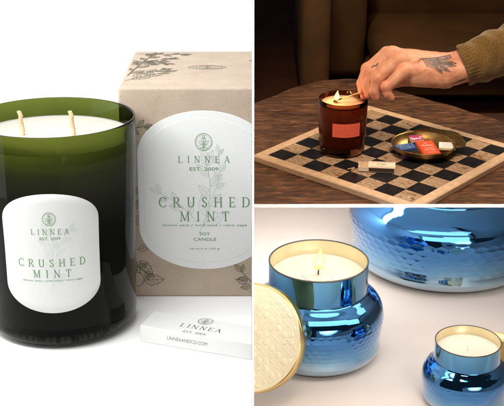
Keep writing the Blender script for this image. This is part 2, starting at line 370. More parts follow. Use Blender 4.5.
def mercury():
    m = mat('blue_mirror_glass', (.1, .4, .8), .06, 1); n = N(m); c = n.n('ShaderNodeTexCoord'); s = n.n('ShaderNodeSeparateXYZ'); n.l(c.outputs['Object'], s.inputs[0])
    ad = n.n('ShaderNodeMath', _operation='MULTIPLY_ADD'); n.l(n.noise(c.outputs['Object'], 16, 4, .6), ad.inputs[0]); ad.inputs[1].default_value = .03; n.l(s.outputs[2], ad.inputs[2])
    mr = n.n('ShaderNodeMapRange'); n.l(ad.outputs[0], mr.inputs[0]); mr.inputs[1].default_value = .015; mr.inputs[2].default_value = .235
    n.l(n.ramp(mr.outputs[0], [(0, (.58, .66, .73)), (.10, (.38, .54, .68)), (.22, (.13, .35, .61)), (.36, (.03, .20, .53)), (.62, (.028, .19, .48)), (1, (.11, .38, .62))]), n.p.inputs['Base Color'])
    n.p.inputs['Coat Weight'].default_value = 1; n.p.inputs['Coat Roughness'].default_value = .03
    n.bump(n.noise(c.outputs['Object'], 28, 4), .12, .002); return m
M['mercury'] = mercury()
M['goldin'] = mat('gold_lining', (.80, .70, .46), .30, .9)
M['clear'] = mat('clear_base_glass', (.42, .48, .50), .03, 0, Transmission_Weight=1.0, IOR=1.48)
def cream(name, col):
    m = plain_paint(name, col, .7, 8, .03, .03); return m
M['cream'] = cream('cream_surface', (.73, .64, .585))
M['lidtop'] = mat('pearl_gold', (.84, .77, .57), .40, .35)
n_ = N(M['lidtop']); n_.bump(n_.noise(n_.coord('Object'), 170, 4, .6), .5, .003)
def ink(name, col): return mat(name, col, .6)

# ------------------------------------------------------------------ case: divider panels, backdrops
XW = .0034                                                          # thickness of the upright divider
V, Fc = boxv(0, 1.90, -1.75, XW, 4.4, 1.2)
V += [(0, 1.90, -1.75), (XW, 1.8966, -1.75), (XW, 1.90, -1.75), (0, 1.90, 1.2), (XW, 1.8966, 1.2), (XW, 1.90, 1.2)]
Fc += [(8, 9, 12, 11), (8, 10, 9), (11, 12, 13), (9, 10, 13, 12)]
V[8:] = [(x, y - .0002, z) for x, y, z in V[8:]]
o = mesh_obj('divider_panel', V, Fc, M['white']); o['kind'] = 'structure'
Yf = ST.z(252, 203.9, .0135).y; ZB = .0135; Yt = ST.z(252, 204.6).y
V = [(x, y, z) for x in (XW, .80) for y, z in ((Yf - .0005, ZB), (Yf - .0005, ZB - .0045), (Yf - .0050, ZB - .0045))]
Fc = [(0, 2, 1), (3, 4, 5), (0, 3, 5, 2), (2, 5, 4, 1), (0, 1, 4, 3)]
o = mesh_obj('shelf_edge', V, Fc, M['white']); place(o, ST)
V, Fc = boxv(XW, Yt, -.0043, 1.4, 2.28, -.003)
place(mesh_obj('shelf', V, Fc, M['white']), ST)
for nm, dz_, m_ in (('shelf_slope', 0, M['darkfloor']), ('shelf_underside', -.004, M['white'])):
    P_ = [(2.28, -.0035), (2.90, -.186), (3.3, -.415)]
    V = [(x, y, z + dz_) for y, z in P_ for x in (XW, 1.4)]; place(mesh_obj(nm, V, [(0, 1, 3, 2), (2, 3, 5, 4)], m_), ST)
def sweep_backdrop(name, st, x0, x1, y0, y1, z1, m, r=.35):
    prof = [(y0, 0)] + [(y1 - r + r * math.sin(R(a)), r - r * math.cos(R(a))) for a in range(0, 91, 6)] + [(y1, z1)]
    V, Fc = [], []
    for y, z in prof: V += [(x0, y, z), (x1, y, z)]
    for i in range(len(prof) - 1): Fc.append((2 * i, 2 * i + 1, 2 * i + 3, 2 * i + 2))
    return place(mesh_obj(name, V, Fc, m, smooth=True), st)
sweep_backdrop('white_backdrop', SL, -1.6, -.0002, 2.0, 4.1, 2.4, M['backdrop'])
M['flag'] = mat('grey_flag', (.10, .10, .10), .8)
V, Fc = boxv(-.0006, 1.9035, -1.75, -.0003, 4.3, 1.2); mesh_obj('flag_panel', V, Fc, M['flag'])['kind'] = 'structure'  # added flag that keeps the white divider's reflection off the green glass
V, Fc = boxv(-1.62, 2.0, 0, -1.6, 4.1, 2.4); place(mesh_obj('side_panel', V, Fc, M['backdrop']), SL)
sweep_backdrop('cream_backdrop', SB, XW + .0002, 1.4, .60, 3.28, .08, M['cream'], .05)
V, Fc = boxv(XW + .001, .56, 0, 1.4, .58, .78); place(mesh_obj('front_reflector', V, Fc, M['cream']), SB)  # unseen cream board added to soften the dark reflections in the jars
V, Fc = boxv(1.4, .56, 0, 1.42, 3.28, .42); place(mesh_obj('side_panel', V, Fc, M['cream']), SB)  # unseen cream board added at the right for the jars to reflect

# ------------------------------------------------------------------ white stage: green candle
CY = 2.75; cpos = SL.z(52, 320); cpos = Vector(((52 - 252) / F * 2.83, CY, 0)); CH = .5245; CR = .1958
t = thing('glass_candle', SL, cpos, 'large dark green glass candle with two unlit wicks and a white arched label', 'candle')
br = .185
outer = [(0, .0)] + arc(br - .045, .045, .045, -90, -8, 8) + [(CR - .0085, CH * .5), (CR, CH - .003), (CR - .0015, CH), (CR - .0045, CH), (CR - .006, CH - .003)]
inner = [(CR - .014, CH * .5), (br - .014, .05), (br - .03, .028), (0, .024)]
V, Fc = lathe(outer + inner, 160); g = mesh_obj('glass_vessel', V, Fc, M['green_glass'], t, True); recalc(g)
wz = CH - .046
V, Fc = lathe([(0, .027), (br - .033, .030), (br - .0135, .051), (CR - .0135, CH * .5), (CR - .0068, wz + .001), (CR - .013, wz), (CR * .5, wz - .001), (0, wz)], 128)
wx = mesh_obj('wax', V, Fc, M['soy_wax'], t, True); recalc(wx)
for px in (20.5, 72):
    x0 = (px - 52) / F * 2.80
    pts = [(x0 + .0015 * math.sin(i * .9), .004 * math.sin(i * .5), wz - .004 + i * .0073) for i in range(9)]
    pts[-1] = (x0 - .004, 0, wz + .056)
    A = []
    for ph in (0, 2 * PI / 3, 4 * PI / 3):
        A.append(sweep([(p[0] + .0028 * math.cos(ph + i * 1.3 * 1), p[1] + .0028 * math.sin(ph + i * 1.3), p[2]) for i, p in enumerate([tuple(np.array(pts[int(j / 3)]) * (1 - j % 3 / 3) + np.array(pts[min(int(j / 3) + 1, 8)]) * (j % 3 / 3)) for j in range(26)])], .0030, 8))
    mesh_obj('wick', *join(*A), M['wick'], t, True)
# label on the vessel
mp = .00227; Lz = SL.Y(49.5, 256.0, 2.554).z; rot0 = R(-86.2)
def rad(z): return br + (CR - .0085 - br) * min(1, max(0, (z - .045) / (CH * .5 - .045))) if z < CH * .5 else CR - .0085 + .0085 * (z - CH * .5) / (CH * .5)
def cyl(u, v, e):
    z = Lz + v * mp / math.cos(R(20)); r = rad(z) + e * 1.0 + .0004; a = rot0 + (u * mp) / .189
    return (r * math.cos(a), r * math.sin(a), z)
def arch(hw, hs, cap, n=24):
    """upright label: straight sides, elliptical top and bottom"""
    P = [(hw, -hs), (hw, hs)] + [(hw * math.cos(PI * i / n), hs + cap * math.sin(PI * i / n) ** .92) for i in range(1, n)] + [(-hw, hs), (-hw, -hs)] + [(-hw * math.cos(PI * i / n), -hs - cap * math.sin(PI * i / n) ** .92) for i in range(1, n)]
    return P
def arch_mesh(hw, hs, cap, fn, e0, e1, nu=40):
    """a thin raised plate in label coordinates"""
    V, Fc = [], []
    us = [hw * math.sin(PI / 2 * (-1 + 2 * i / nu)) for i in range(nu + 1)]
    nv = 14
    for u in us:
        top = hs + cap * math.sqrt(max(0, 1 - (u / hw) ** 2))
        for j in range(nv + 1): V.append(fn(u, -top + 2 * top * j / nv, e1))
    for i in range(nu):
        for j in range(nv): a = i * (nv + 1) + j; Fc.append((a, a + nv + 1, a + nv + 2, a + 1))
    ring = [j for j in range(nv + 1)][::-1] + [i * (nv + 1) for i in range(1, nu + 1)] + [nu * (nv + 1) + j for j in range(1, nv + 1)] + [i * (nv + 1) + nv for i in range(nu - 1, 0, -1)]
    inv = {}
    for u_i in ring:
        i, j = divmod(u_i, nv + 1); u = us[i]; top = hs + cap * math.sqrt(max(0, 1 - (u / hw) ** 2))
        inv[u_i] = len(V); V.append(fn(u * 1.004, (-top + 2 * top * j / nv) * 1.003, e0))
    for q in range(len(ring)):
        a, b = ring[q], ring[(q + 1) % len(ring)]; Fc.append((a, inv[a], inv[b], b))
    return V, Fc
hwA = math.asin(49.5 / 81.5) * 81.5 - 2.2                                   # unrolled half width
V, Fc = arch_mesh(hwA, 32.5, 28, cyl, -.0004, .0002); lb = mesh_obj('label', V, Fc, M['label'], t, True)
DY = 13.2
pr = Print(1.5)
pr.emblem(0, DY + 22.5, 6.6, .38); pr.build('emblem', lambda u, v, e: cyl(u, v, e + .0004), M['green_ink'], lb, 4e-6)
pr = Print(1.5); pr.serif('LINNEA', 0, DY + 9.6, 5.6, 38, 1.0); pr.plain('EST. 2009', 0, DY + 3.0, 2.7, 21); pr.build('maker_print', lambda u, v, e: cyl(u, v, e + .0004), M['green_ink'], lb, 4e-6)
pr = Print(1.5)
pr.serif('CRUSHED', 0, DY - 22.0, 7.6, 70, 1.0); pr.serif('MINT', 0, DY - 33.0, 7.6, 39, 1.0); pr.plain('lemon zest | wild mint | clary sage', 0, DY - 40.2, 2.1, 62, .25)
pr.build('lettering', lambda u, v, e: cyl(u, v, e + .0004), M['green_ink'], lb, 4e-6)
pr = Print(1.5); pr.sprig(-2, DY - 52, 1.2, 58, 7, .35, .30, .9, 3); pr.sprig(4, DY - 22, 1.5, 36, 5, .3, .32, -.8, 5)
pr.build('leaf_print', lambda u, v, e: cyl(u, v, e + .00022), M['pale_ink'], lb, 2e-7)

# ------------------------------------------------------------------ white stage: kraft box
BY = 2.90; bx0 = (118 - 252) / F * (BY * .9483 + .69 * .3173) ; BHt = .558
bw, bd = .44, .46
t = thing('gift_box', SL, (bx0, BY, 0), 'tall brown kraft paper box printed with leaves, standing behind the green candle', 'box')
V, Fc = boxv(0, 0, 0, bw, bd, BHt); b = mesh_obj('carton', V, Fc, M['kraft'], t); bevel(b, .006, 3); recalc(b)
clip(b, SL, (-.0003, 0, 0), (1, 0, 0))
# the lid of the carton: a slightly proud top panel fold
cxb = (204 - 118) / F * 3.02; mb = .00254; Bz = .289
cxb -= 2.4 * mb
def flat(u, v, e): return (cxb + u * mb, -e - .0003, Bz + v * .00267)
M['label2'] = plain_paint('box_label_paper', (.82, .83, .81), .75, 200, .02, .15)
V, Fc = arch_mesh(66, 36, 43, flat, -.0001, .0008); lb = mesh_obj('label', V, Fc, M['label2'], t, False)
V, Fc = arch_mesh(60, 33, 39, flat, .0008, .0013); l2 = mesh_obj('embossed_panel', V, Fc, M['label2'], lb, False)
e2 = .0017
fe = lambda u, v, e: flat(u, v, e + e2)
pr = Print(4); pr.emblem(0, 49, 8.3, .42); pe1 = pr.build('emblem', fe, M['green_ink'], lb, 4e-6)
pr = Print(4); pr.serif('LINNEA', 0, 32, 6.6, 51, .9); pr.plain('EST. 2009', 0, 22.6, 3.3, 28.5); pe2 = pr.build('maker_print', fe, M['green_ink'], lb, 4e-6)
pr = Print(4)
pr.serif('CRUSHED', 0, -10.5, 10, 92, .9); pr.serif('MINT', 0, -24.8, 9.8, 49.5, .9); pr0 = pr; pr = Print(4); pr.plain('lemon zest | wild mint | clary sage', 0, -34, 2.9, 85, .25, 1.1)
pr.plain('SOY', 0, -42.6, 3.0, 10.5); pr.plain('CANDLE', 0, -48.2, 3.1, 23); pr.plain('net wt 9 oz | 255 gr', 0, -58, 2.1, 31)
pe3 = pr.build('small_print', fe, M['green_ink'], lb, 4e-6)
le = pr0.build('lettering', lambda u, v, e: flat(u, v, e + e2), M['green_ink'], lb, 4e-6)
pr = Print(4); pr.sprig(-6, -42, 1.0, 70, 7, .4, .32, 1.0, 8); pr.sprig(-8, -30, 2.2, 46, 5, .35, .32, .6, 9); pr.sprig(8, -4, 1.0, 42, 5, .35, .3, .9, 4)
l3 = pr.build('leaf_print', lambda u, v, e: flat(u, v, e + e2 - .00006), M['pale_ink'], lb, 1e-7)
# line drawings on the carton front (pixels from its lower left corner) and top
def px(x, y): return (x - 204, 191 - y)
dl = []
def draw(fn_draw, fn_map, name='leaf_drawing'):
    p = Print(4); fn_draw(p); dl.append(p.build(name, fn_map, M['olive_ink'], b, 2e-6))
fm = lambda u, v, e: flat(u, v, e - .0001)
def d_a(pr):
    pr.sprig(*px(120, 262), -.15, 26, 3, .55, .5, -.6, 1); pr.leaf(*px(141, 282), .05, 21, .26, .6); pr.leaf(*px(137, 262), -.8, 19, .26, .6); pr.leaf(*px(136, 250), .3, 13, .26, .5)
    pr.ring(*px(133, 281), 8, 7.5, .6); pr.ribbon([px(133, 274), px(135, 266), px(131, 255), px(134, 240)], .6); pr.ribbon([px(133, 289), px(129, 292)], .5)
draw(d_a, fm, 'fruit_drawing')
draw(lambda pr: pr.sprig(*px(131, 232), 1.5, 52, 7, .45, .28, .2, 12), fm)
draw(lambda pr: pr.sprig(*px(126, 128), -.2, 20, 3, .5, .5, .5, 14), fm)
def d_b(pr): pr.sprig(*px(262, 292), 2.6, 28, 3, .5, .5, -.4, 15); pr.leaf(*px(247, 283), 3.0, 12, .3, .5); pr.leaf(*px(250, 288), 3.3, 10, .3, .5)
draw(d_b, fm)
def top(u, v, e): return (u * .00262, v * .00262, BHt + e + .0001)
def d_c(pr):
    pr.emblem(81, 92, 8.5, .5, .98); pr.ring(81, 92, 19, 9.8, .8); pr.ring(81, 92, 17, 8.2, .4)
    for q in (-1, 1): pr.ring(81 + q * 12.5, 92, 2.2, 3.4, .6); pr.ribbon([(81 + q * 9.8, 92 - 5), (81 + q * 11, 92 + 5)], .6)
draw(d_c, top, 'emblem')
def d_d(pr):
    for a_ in ((4, 30, 1.0, 52, 6, .38, -.4, 21), (5, 62, .25, 36, 4, .42, .5, 22), (6, 160, -.2, 44, 5, .38, .3, 23), (8, 104, .5, 42, 5, .38, .5, 24), (2, 128, -.9, 40, 5, .35, .9, 27), (4, 52, 1.45, 100, 8, .2, -.1, 29)):
        pr.sprig(*a_[:5], .8, *a_[5:])
draw(d_d, top)
def d_e(pr):
    pr.sprig(162, 150, -2.7, 36, 4, .8, .38, .3, 25); pr.sprig(162, 118, 3.6, 24, 3, .8, .4, -.3, 26); pr.sprig(146, 168, -1.2, 30, 4, .8, .4, .3, 28)
draw(d_e, top)
for q in [lb, l2, le, l3, pe1, pe2, pe3] + dl: clip(q, SL, (-.0004, 0, 0), (1, 0, 0))
for q in dl: clip(q, SL, (bx0 + .0065, 0, 0), (-1, 0, 0))

# ------------------------------------------------------------------ white stage: matchbox
A_ = SL.z(140, 341.7); B_ = SL.z(252, 360.3)
mh = SL.Y(140.6, 325.5, A_.y).z
ux = (B_ - A_).normalized(); ang = math.atan2(ux.y, ux.x)
ztop = SL.z(155, 310.3, mh); fr = SL.z(140.6, 325.5, mh); dep = (ztop - fr).length * .98
t = thing('matchbox', SL, A_, 'flat white matchbox with grey printing, lying in front of the kraft box', 'matchbox', ang)
V, Fc = boxv(0, 0, 0, .40, dep, mh)
# shear so that the far edge runs the way the photograph shows
sh = (Matrix.Rotation(-ang, 3, 'Z') @ (ztop - fr)).x / dep
V = [(x + y * sh, y, z) for x, y, z in V]
b = mesh_obj('sleeve', V, Fc, M['whitebox'], t); bevel(b, .003, 3); recalc(b)
inv_ = Matrix.Rotation(-ang, 3, 'Z')
pc_ = inv_ @ (SL.z(201, 328, mh) - A_); pe_ = inv_ @ (SL.z(205.5, 321.5, mh) - A_); ps_ = inv_ @ (SL.z(194.5, 333, mh) - A_)
km = 2.62 / F
pr = Print(.01); pr.emblem(pe_.x, pe_.y, 8.3 * km, .6 * km, 1.0)
q0 = pr.build('emblem', lambda u, v, e: (u, v, mh + e), M['grey_ink'], b, 1e-6)
pr = Print(.01); pr.serif('LINNEA', pc_.x, pc_.y, 9 * km, 48 * km, 1.0); pr.plain('EST. 2009', ps_.x, ps_.y, 5 * km, 26 * km)
q1 = pr.build('top_print', lambda u, v, e: (u, v, mh + e), M['grey_ink'], b, 1e-6)
pr = Print(.01); pr.plain('LINNEAANDCO.COM', 56.5 * km, mh * .52, 4.1 * km, 47 * km)
q2 = pr.build('side_print', lambda u, v, e: (u, -e, v), M['grey_ink'], b, 1e-6)
for q in (b, q0, q1, q2): clip(q, SL, (-.0004, 0, 0), (1, 0, 0))

# ------------------------------------------------------------------ dark stage: table
tb = [(XW, 2.452), (.06, 2.52), (.11, 2.575), (.16, 2.608), (.21, 2.622), (.26, 2.605), (.33, 2.532), (.43, 2.44), (.52, 2.345), (.62, 2.22), (.72, 2.05), (.76, Yt)]
def smooth_poly(P, n=6):
    out = []
    for i in range(len(P) - 1):
        p0 = P[max(i - 1, 0)]; p1 = P[i]; p2 = P[i + 1]; p3 = P[min(i + 2, len(P) - 1)]
        for j in range(n):
            s = j / n; out.append(tuple(.5 * ((2 * p1[k]) + (-p0[k] + p2[k]) * s + (2 * p0[k] - 5 * p1[k] + 4 * p2[k] - p3[k]) * s * s + (-p0[k] + 3 * p1[k] - 3 * p2[k] + p3[k]) * s ** 3) for k in range(len(P[0]))))
    return out + [P[-1]]
ol = smooth_poly(tb); ol = [(x, y + .0025 * math.sin(x * 90) + .0015 * math.sin(x * 310)) for x, y in ol]
ol[0] = (XW, ol[0][1]); ol[-1] = (.76, Yt)
ring = ol + [(XW, Yt)]
n = len(ring); V = [(x, y, 0) for x, y in ring] + [(x, y, -.0025) for x, y in ring]
Fc = [tuple(range(n))[::-1]] + [tuple(range(n, 2 * n))] + [(i, (i + 1) % n, n + (i + 1) % n, n + i) for i in range(n)]
t = thing('coffee_table', ST, (0, 0, 0), 'dark weathered wooden table with a curved edge, under the chequered board', 'table')
o = mesh_obj('tabletop', V, Fc, M['table'], t); recalc(o)
# rounded rim hanging over the back of the shelf
rimp = [(x, y, -.0225) for x, y in ol]
V, Fc = [], []
for i, (x, y) in enumerate(ol):
    a = Vector(ol[max(i - 1, 0)]); c = Vector(ol[min(i + 1, len(ol) - 1)]); tn = (c - a).normalized(); nn = Vector((-tn.y, tn.x))
    for dz, dn in ((0, -.02), (0, 0), (-.002, .004), (-.010, .007), (-.030, .007), (-.038, .003), (-.040, -.02)):
        V.append((x + nn.x * dn, y + nn.y * dn, dz - .0003))
    if i:
        for k in range(6): a0 = (i - 1) * 7 + k; Fc.append((a0, a0 + 7, a0 + 8, a0 + 1))
V = [(max(v[0], XW), max(v[1], Yt), v[2]) for v in V]
o = mesh_obj('rim', V, Fc, M['table'], t, True)

# board
BZ = .012; yaw = -.72235; SQ = .0416627
t = thing('chess_board', ST, (.26474, 2.1463, 0), 'square board of black and striped stone squares in a pale wood frame', 'board', yaw)
fw = .0205; hf = 4 * SQ
V, Fc, = [], []
ro = hf + fw
for rr, z in ((hf, BZ - .003), (hf, BZ), (hf + .0008, BZ + .0004), (ro - .002, BZ + .0004), (ro, BZ - .0015), (ro, .0012), (ro - .001, 0.0003)):
    for sx, sy in ((-1, -1), (1, -1), (1, 1), (-1, 1)): V.append((sx * rr, sy * rr, z))
for i in range(6):
    for k in range(4): Fc.append((i * 4 + k, i * 4 + (k + 1) % 4, (i + 1) * 4 + (k + 1) % 4, (i + 1) * 4 + k))
Fc.append((24, 25, 26, 27))
bf = mesh_obj('frame', V, Fc, M['oak'], t); recalc(bf)
V, Fc, mi, jit = [], [], [], []
for i in range(8):
    for j in range(8):
        x0, y0 = (i - 4) * SQ, (j - 4) * SQ; g_ = .0004; o_ = len(V); zz = BZ - .0006 + random.uniform(-.0002, .0002)
        V += [(x0 + g_, y0 + g_, zz), (x0 + SQ - g_, y0 + g_, zz), (x0 + SQ - g_, y0 + SQ - g_, zz), (x0 + g_, y0 + SQ - g_, zz)]
        Fc.append((o_, o_ + 1, o_ + 2, o_ + 3)); mi.append(0 if (i + j) % 2 == 0 else 1)
        jj = (random.uniform(-3, 3), random.uniform(-3, 3), random.uniform(-3, 3)); jit += [jj] * 4
o_ = len(V); V += [(-hf, -hf, BZ - .0016), (hf, -hf, BZ - .0016), (hf, hf, BZ - .0016), (-hf, hf, BZ - .0016)]; Fc.append((o_, o_ + 1, o_ + 2, o_ + 3)); mi.append(2); jit += [(0, 0, 0)] * 4
M['grout'] = mat('board_joint', (.10, .06, .035), .8)
bs = mesh_obj('squares', V, Fc, [M['blackstone'], M['onyx'], M['grout']], t, False, mi)
a = bs.data.attributes.new('jit', 'FLOAT_VECTOR', 'POINT'); a.data.foreach_set('vector', np.array(jit, float).ravel())
for q in (bf, bs): clip(q, ST, ST.M @ Vector((0, Yf - .0005, ZB)), ST.M.to_3x3() @ Vector((0, -math.sin(R(24.5)), -math.cos(R(24.5))))); 
for q in (bf, bs): clip(q, ST, (XW + .0003, 0, 0), (-1, 0, 0))

# amber candle
cb = ST.z(341.6, 150.5, BZ); r0 = .0468; ch = .1075
t = thing('amber_candle', ST, (cb.x, cb.y, BZ + .0004), 'lit candle in a brown amber glass with a plain red label, on the chequered board', 'candle')
V, Fc = lathe([(0, 0)] + arc(r0 - .011, .008, .008, -90, -5, 6) + [(r0 - .001, .05), (r0, ch - .001), (r0 - .0008, ch), (r0 - .0018, ch), (r0 - .0025, ch - .001), (r0 - .0034, .05), (r0 - .006, .016), (0, .011)], 128)
g = mesh_obj('glass_vessel', V, Fc, M['amber'], t, True); recalc(g)
wz = ch - .0105
V, Fc = lathe([(0, .012), (r0 - .0056, .0165), (r0 - .0031, .05), (r0 - .0024, wz - .0005), (r0 - .0042, wz)], 96)
wx = mesh_obj('wax', V, Fc, M['brown_wax'], t, True); recalc(wx)
V, Fc = lathe([(0, wz - .0002), (r0 - .0042, wz + .0001), (r0 - .0048, wz + .0009), (r0 * .6, wz + .0004), (0, wz + .0004)], 96)
mesh_obj('melted_wax', V, Fc, M['tan_wax'], t, True)
wx_ = (335 - 341.6) / F * 2.33
V, Fc = sweep([(wx_, 0, wz - .001), (wx_, 0, wz + .004), (wx_ + .001, 0, wz + .007)], .0009, 8); mesh_obj('wick', V, Fc, M['black'], t)
def flame(parent, loc, Hf, Wf):
    prof = [(0, 0), (.45, .06), (.8, .16), (1, .30), (.93, .45), (.68, .62), (.38, .78), (.15, .91), (0, 1)]
    V, Fc = lathe([(r * Wf, z * Hf) for r, z in prof], 24)
    V = [(x + .10 * Hf * (z / Hf) ** 2 + loc[0], y + loc[1], z + loc[2]) for x, y, z in V]
    f = mesh_obj('flame', V, Fc, M['flame'], parent, True); return f
flame(t, (wx_, 0, wz + .004), .0215, .0052)
l = bpy.data.lights.new('flame_light', 'POINT'); l.energy = .22; l.color = (1, .5, .18); l.shadow_soft_size = .006
lo = bpy.data.objects.new('flame_light', l); C.objects.link(lo); lo.matrix_world = ST.M @ Matrix.Translation((cb.x + wx_, cb.y, BZ + wz + .018))
def pc(z0, a0, rr):
    def f(u, v, e): a = a0 + u / rr; return ((rr + e) * math.cos(a), (rr + e) * math.sin(a), z0 + v)
    return f
V, Fc = [], []; f = pc(.0575, R(-84.0), r0 - .0006)
for i in range(17):
    for j in range(2): V.append(f(-.0275 + .055 * i / 16, -.0135 + .027 * j, .0003 + .0002 * j))
for i in range(16): Fc.append((2 * i, 2 * i + 2, 2 * i + 3, 2 * i + 1))
M['red'] = plain_paint('red_label_paper', (.90, .15, .09), .6, 300, .06, .1)
lb = mesh_obj('label', V, Fc, M['red'], t, True)
pr = Print(.004)
for q in range(4):
    for k in range(11):
        if (k * 7 + q * 3) % 5: pr.ribbon([(-.021 + k * .0041, .0075 - q * .005), (-.0195 + k * .0041 + .0006 * (k % 2), .0075 - q * .005)], .0007)
pr.build('print', lambda u, v, e: f(u, v, e + .0006), mat('brick_ink', (.70, .10, .065), .6), lb, 1e-6)

# brass dish with a broad lug
db = ST.z(423, 153, BZ)
t = thing('brass_dish', ST, (db.x, db.y, BZ + .0005), 'round aged brass dish with a broad embossed handle, holding small matchboxes', 'dish')
dr = 32.5 / F * 2.3
prof = [(0, .001)] + [(dr * .62, .0), (dr * .80, .004), (dr * .93, .012), (dr * .985, .0195), (dr, .021), (dr * .985, .022), (dr * .955, .0195), (dr * .90, .013), (dr * .77, .0062), (dr * .6, .0025), (0, .0022)]
V, Fc = lathe(prof, 96); o = mesh_obj('bowl', V, Fc, M['brass'], t, True); recalc(o)
V, Fc = [], []; nA = 40
for i in range(nA + 1):
    q = i / nA; a = R(100 - 122 * q); wo = dr * (1.0 + .42 * math.sin(PI * q) ** .55) + .003 * math.sin(q * PI * 5) * math.sin(PI * q)
    for rr, z in ((dr * .97, .0205), (dr * .97, .0225), (wo, .0205), (wo + .0006, .0195), (wo, .0185)):
        V.append((rr * math.cos(a), rr * math.sin(a), z))
    if i:
        for k in range(5): k2 = (k + 1) % 5; Fc.append(((i - 1) * 5 + k, i * 5 + k, i * 5 + k2, (i - 1) * 5 + k2))
hd = mesh_obj('handle', V, Fc, M['brass'], t); recalc(hd)
pr = Print(.01)
for i in range(13):
    a = 1.55 - i * .13; rr = dr * 1.17
    for q in range(3):
        rad_ = random.uniform(.0016, .003); pr.ribbon([((rr + math.sin(s + i) * rad_) * math.cos(a + .02 * q) , (rr + math.sin(s + i) * rad_) * math.sin(a + .02 * q) + math.cos(s) * rad_) for s in np.linspace(0, 5, 12)], .0007)
M['brass_dark'] = mat('dark_patina', (.07, .045, .02), .6, .6)
pr.build('embossing', lambda u, v, e: (u, v, .0218 + e), M['brass_dark'], hd, 1e-6)

def small_box(st, pos, rz, tilt, sz, top_m, side_m, label, deco, group='small matchboxes in the brass dish', roll=0, name='matchbox'):
    rot = Matrix.Rotation(rz, 4, 'Z') @ Matrix.Rotation(tilt, 4, 'X') @ Matrix.Rotation(roll, 4, 'Y')
    t = thing(name, st, pos, label, 'matchbox', 0, group, rot)
    a, b_, c = sz; V, Fc = boxv(-a / 2, -b_ / 2, 0, a / 2, b_ / 2, c); o = mesh_obj('sleeve', V, Fc, side_m, t); bevel(o, .0006, 2)
    V, Fc = boxv(-a / 2 + .0004, -b_ / 2 + .0004, c, a / 2 - .0004, b_ / 2 - .0004, c + .0003); mesh_obj('top_label', V, Fc, top_m, o)
    for m_, fn in deco:
        pr = Print(.01); fn(pr); pr.build('print', lambda u, v, e: (u, v, c + .0003 + e), m_, o, 2e-6)
    return t
I = {k: ink(k + '_ink', v) for k, v in dict(orange=(.82, .10, .035), blue=(.03, .09, .30), skyblue=(.30, .45, .75), cream=(.85, .78, .66), white=(.85, .83, .78), magenta=(.55, .04, .20), green=(.16, .24, .06), yellow=(.75, .60, .08), dark=(.03, .02, .02), red=(.70, .06, .04), leaf=(.20, .40, .08), purple=(.12, .03, .14)).items()}
dz = BZ + .0035
def onboard(x, y, z): return ST.z(x, y, z)
def deco_orange(p):
    p.plain('The', -.001, .017, .0042, .006, .3, 1, .01); p.plain('Mystifying', 0, .0085, .0065, .023, .25, 1, .012); p.plain('LOVING', 0, -.001, .0035, .018, 0, 1, .01); p.plain('MATCHES', 0, -.0075, .0035, .021, 0, 1, .01); p.ribbon([(-.008, -.016), (.008, -.016)], .0012)
def deco_blue(p):
    p.ribbon([(-.016, -.009), (.016, -.009), (.016, .009), (-.016, .009), (-.016, -.009)], .0008); p.ring(0, 0, .010, .006, .0009); p.ribbon([(-.008, -.002), (-.003, .003), (.003, -.002), (.008, .003)], .0012); p.ribbon([(-.013, .006), (-.006, .006)], .0014); p.ribbon([(.013, -.006), (.005, -.006)], .0014)
def deco_lines(p):
    for i in range(5): p.ribbon([(-.011 + (i % 2) * .002, .007 - i * .0034), (.011 - (i * 7 % 3) * .002, .007 - i * .0034)], .0011)
def deco_blobs(p):
    rnd = random.Random(4)
    for i in range(7): p.ring(rnd.uniform(-.011, .011), rnd.uniform(-.005, .005), .0022, .0018, .0013)
p = onboard(405, 150, dz + .004)
small_box(ST, p + Vector((0, 0, .001)), R(12), R(3), (.040, .024, .006), I['blue'], I['blue'], 'blue printed matchbox at the left side of the brass dish', [(I['skyblue'], deco_blue)], roll=R(-4))
p = onboard(428, 152, dz + .009)
small_box(ST, p + Vector((0, .0, .003)), R(14), R(10), (.034, .052, .006), I['orange'], I['orange'], 'red orange matchbox with white script lying on top in the brass dish', [(I['white'], deco_orange)], roll=R(3))
p = onboard(447, 149, dz + .003)
small_box(ST, p + Vector((0, 0, .003)), R(-8), R(6), (.032, .024, .005), I['white'], I['cream'], 'white matchbox with blue lines at the right side of the brass dish', [(I['skyblue'], deco_lines)])
p = onboard(416, 141, dz + .003)
small_box(ST, p + Vector((0, 0, .002)), R(8), R(10), (.026, .020, .005), I['magenta'], I['cream'], 'pink matchbox behind the blue one at the back of the brass dish', [(I['white'], deco_blobs)])
p = onboard(410, 157, dz + .001)
small_box(ST, p, R(-10), R(-2), (.032, .016, .005), I['green'], I['purple'], 'green and purple matchbox at the front of the brass dish', [(I['yellow'], deco_blobs)])

# open matchbox on the board
p = ST.z(381.5, 170, BZ)
def deco_top(p):
    for q in (-1, 1): p.ribbon([(-.020, q * .0105), (.022, q * .0105)], .0014)
def deco_leaf(p):
    p.leaf(-.009, -.001, .2, .012, .25, .0009, False); p.leaf(.002, -.003, .9, .009, .3, .0009, False)
t = small_box(ST, p + Vector((0, 0, .0004)), R(-7), 0, (.050, .0285, .0105), I['cream'], I['cream'], 'open cream matchbox with red and green print, beside the amber candle', [(I['red'], deco_top), (I['leaf'], deco_leaf)], group=None, name='matchbox')
sl = t.children[0]
V, Fc = boxv(-.0235, -.01455, .0015, .0235, -.01428, .0088); mesh_obj('striking_strip', V, Fc, plain_paint('brown_striker', (.075, .04, .03), .9, 400, .3, .4), sl)
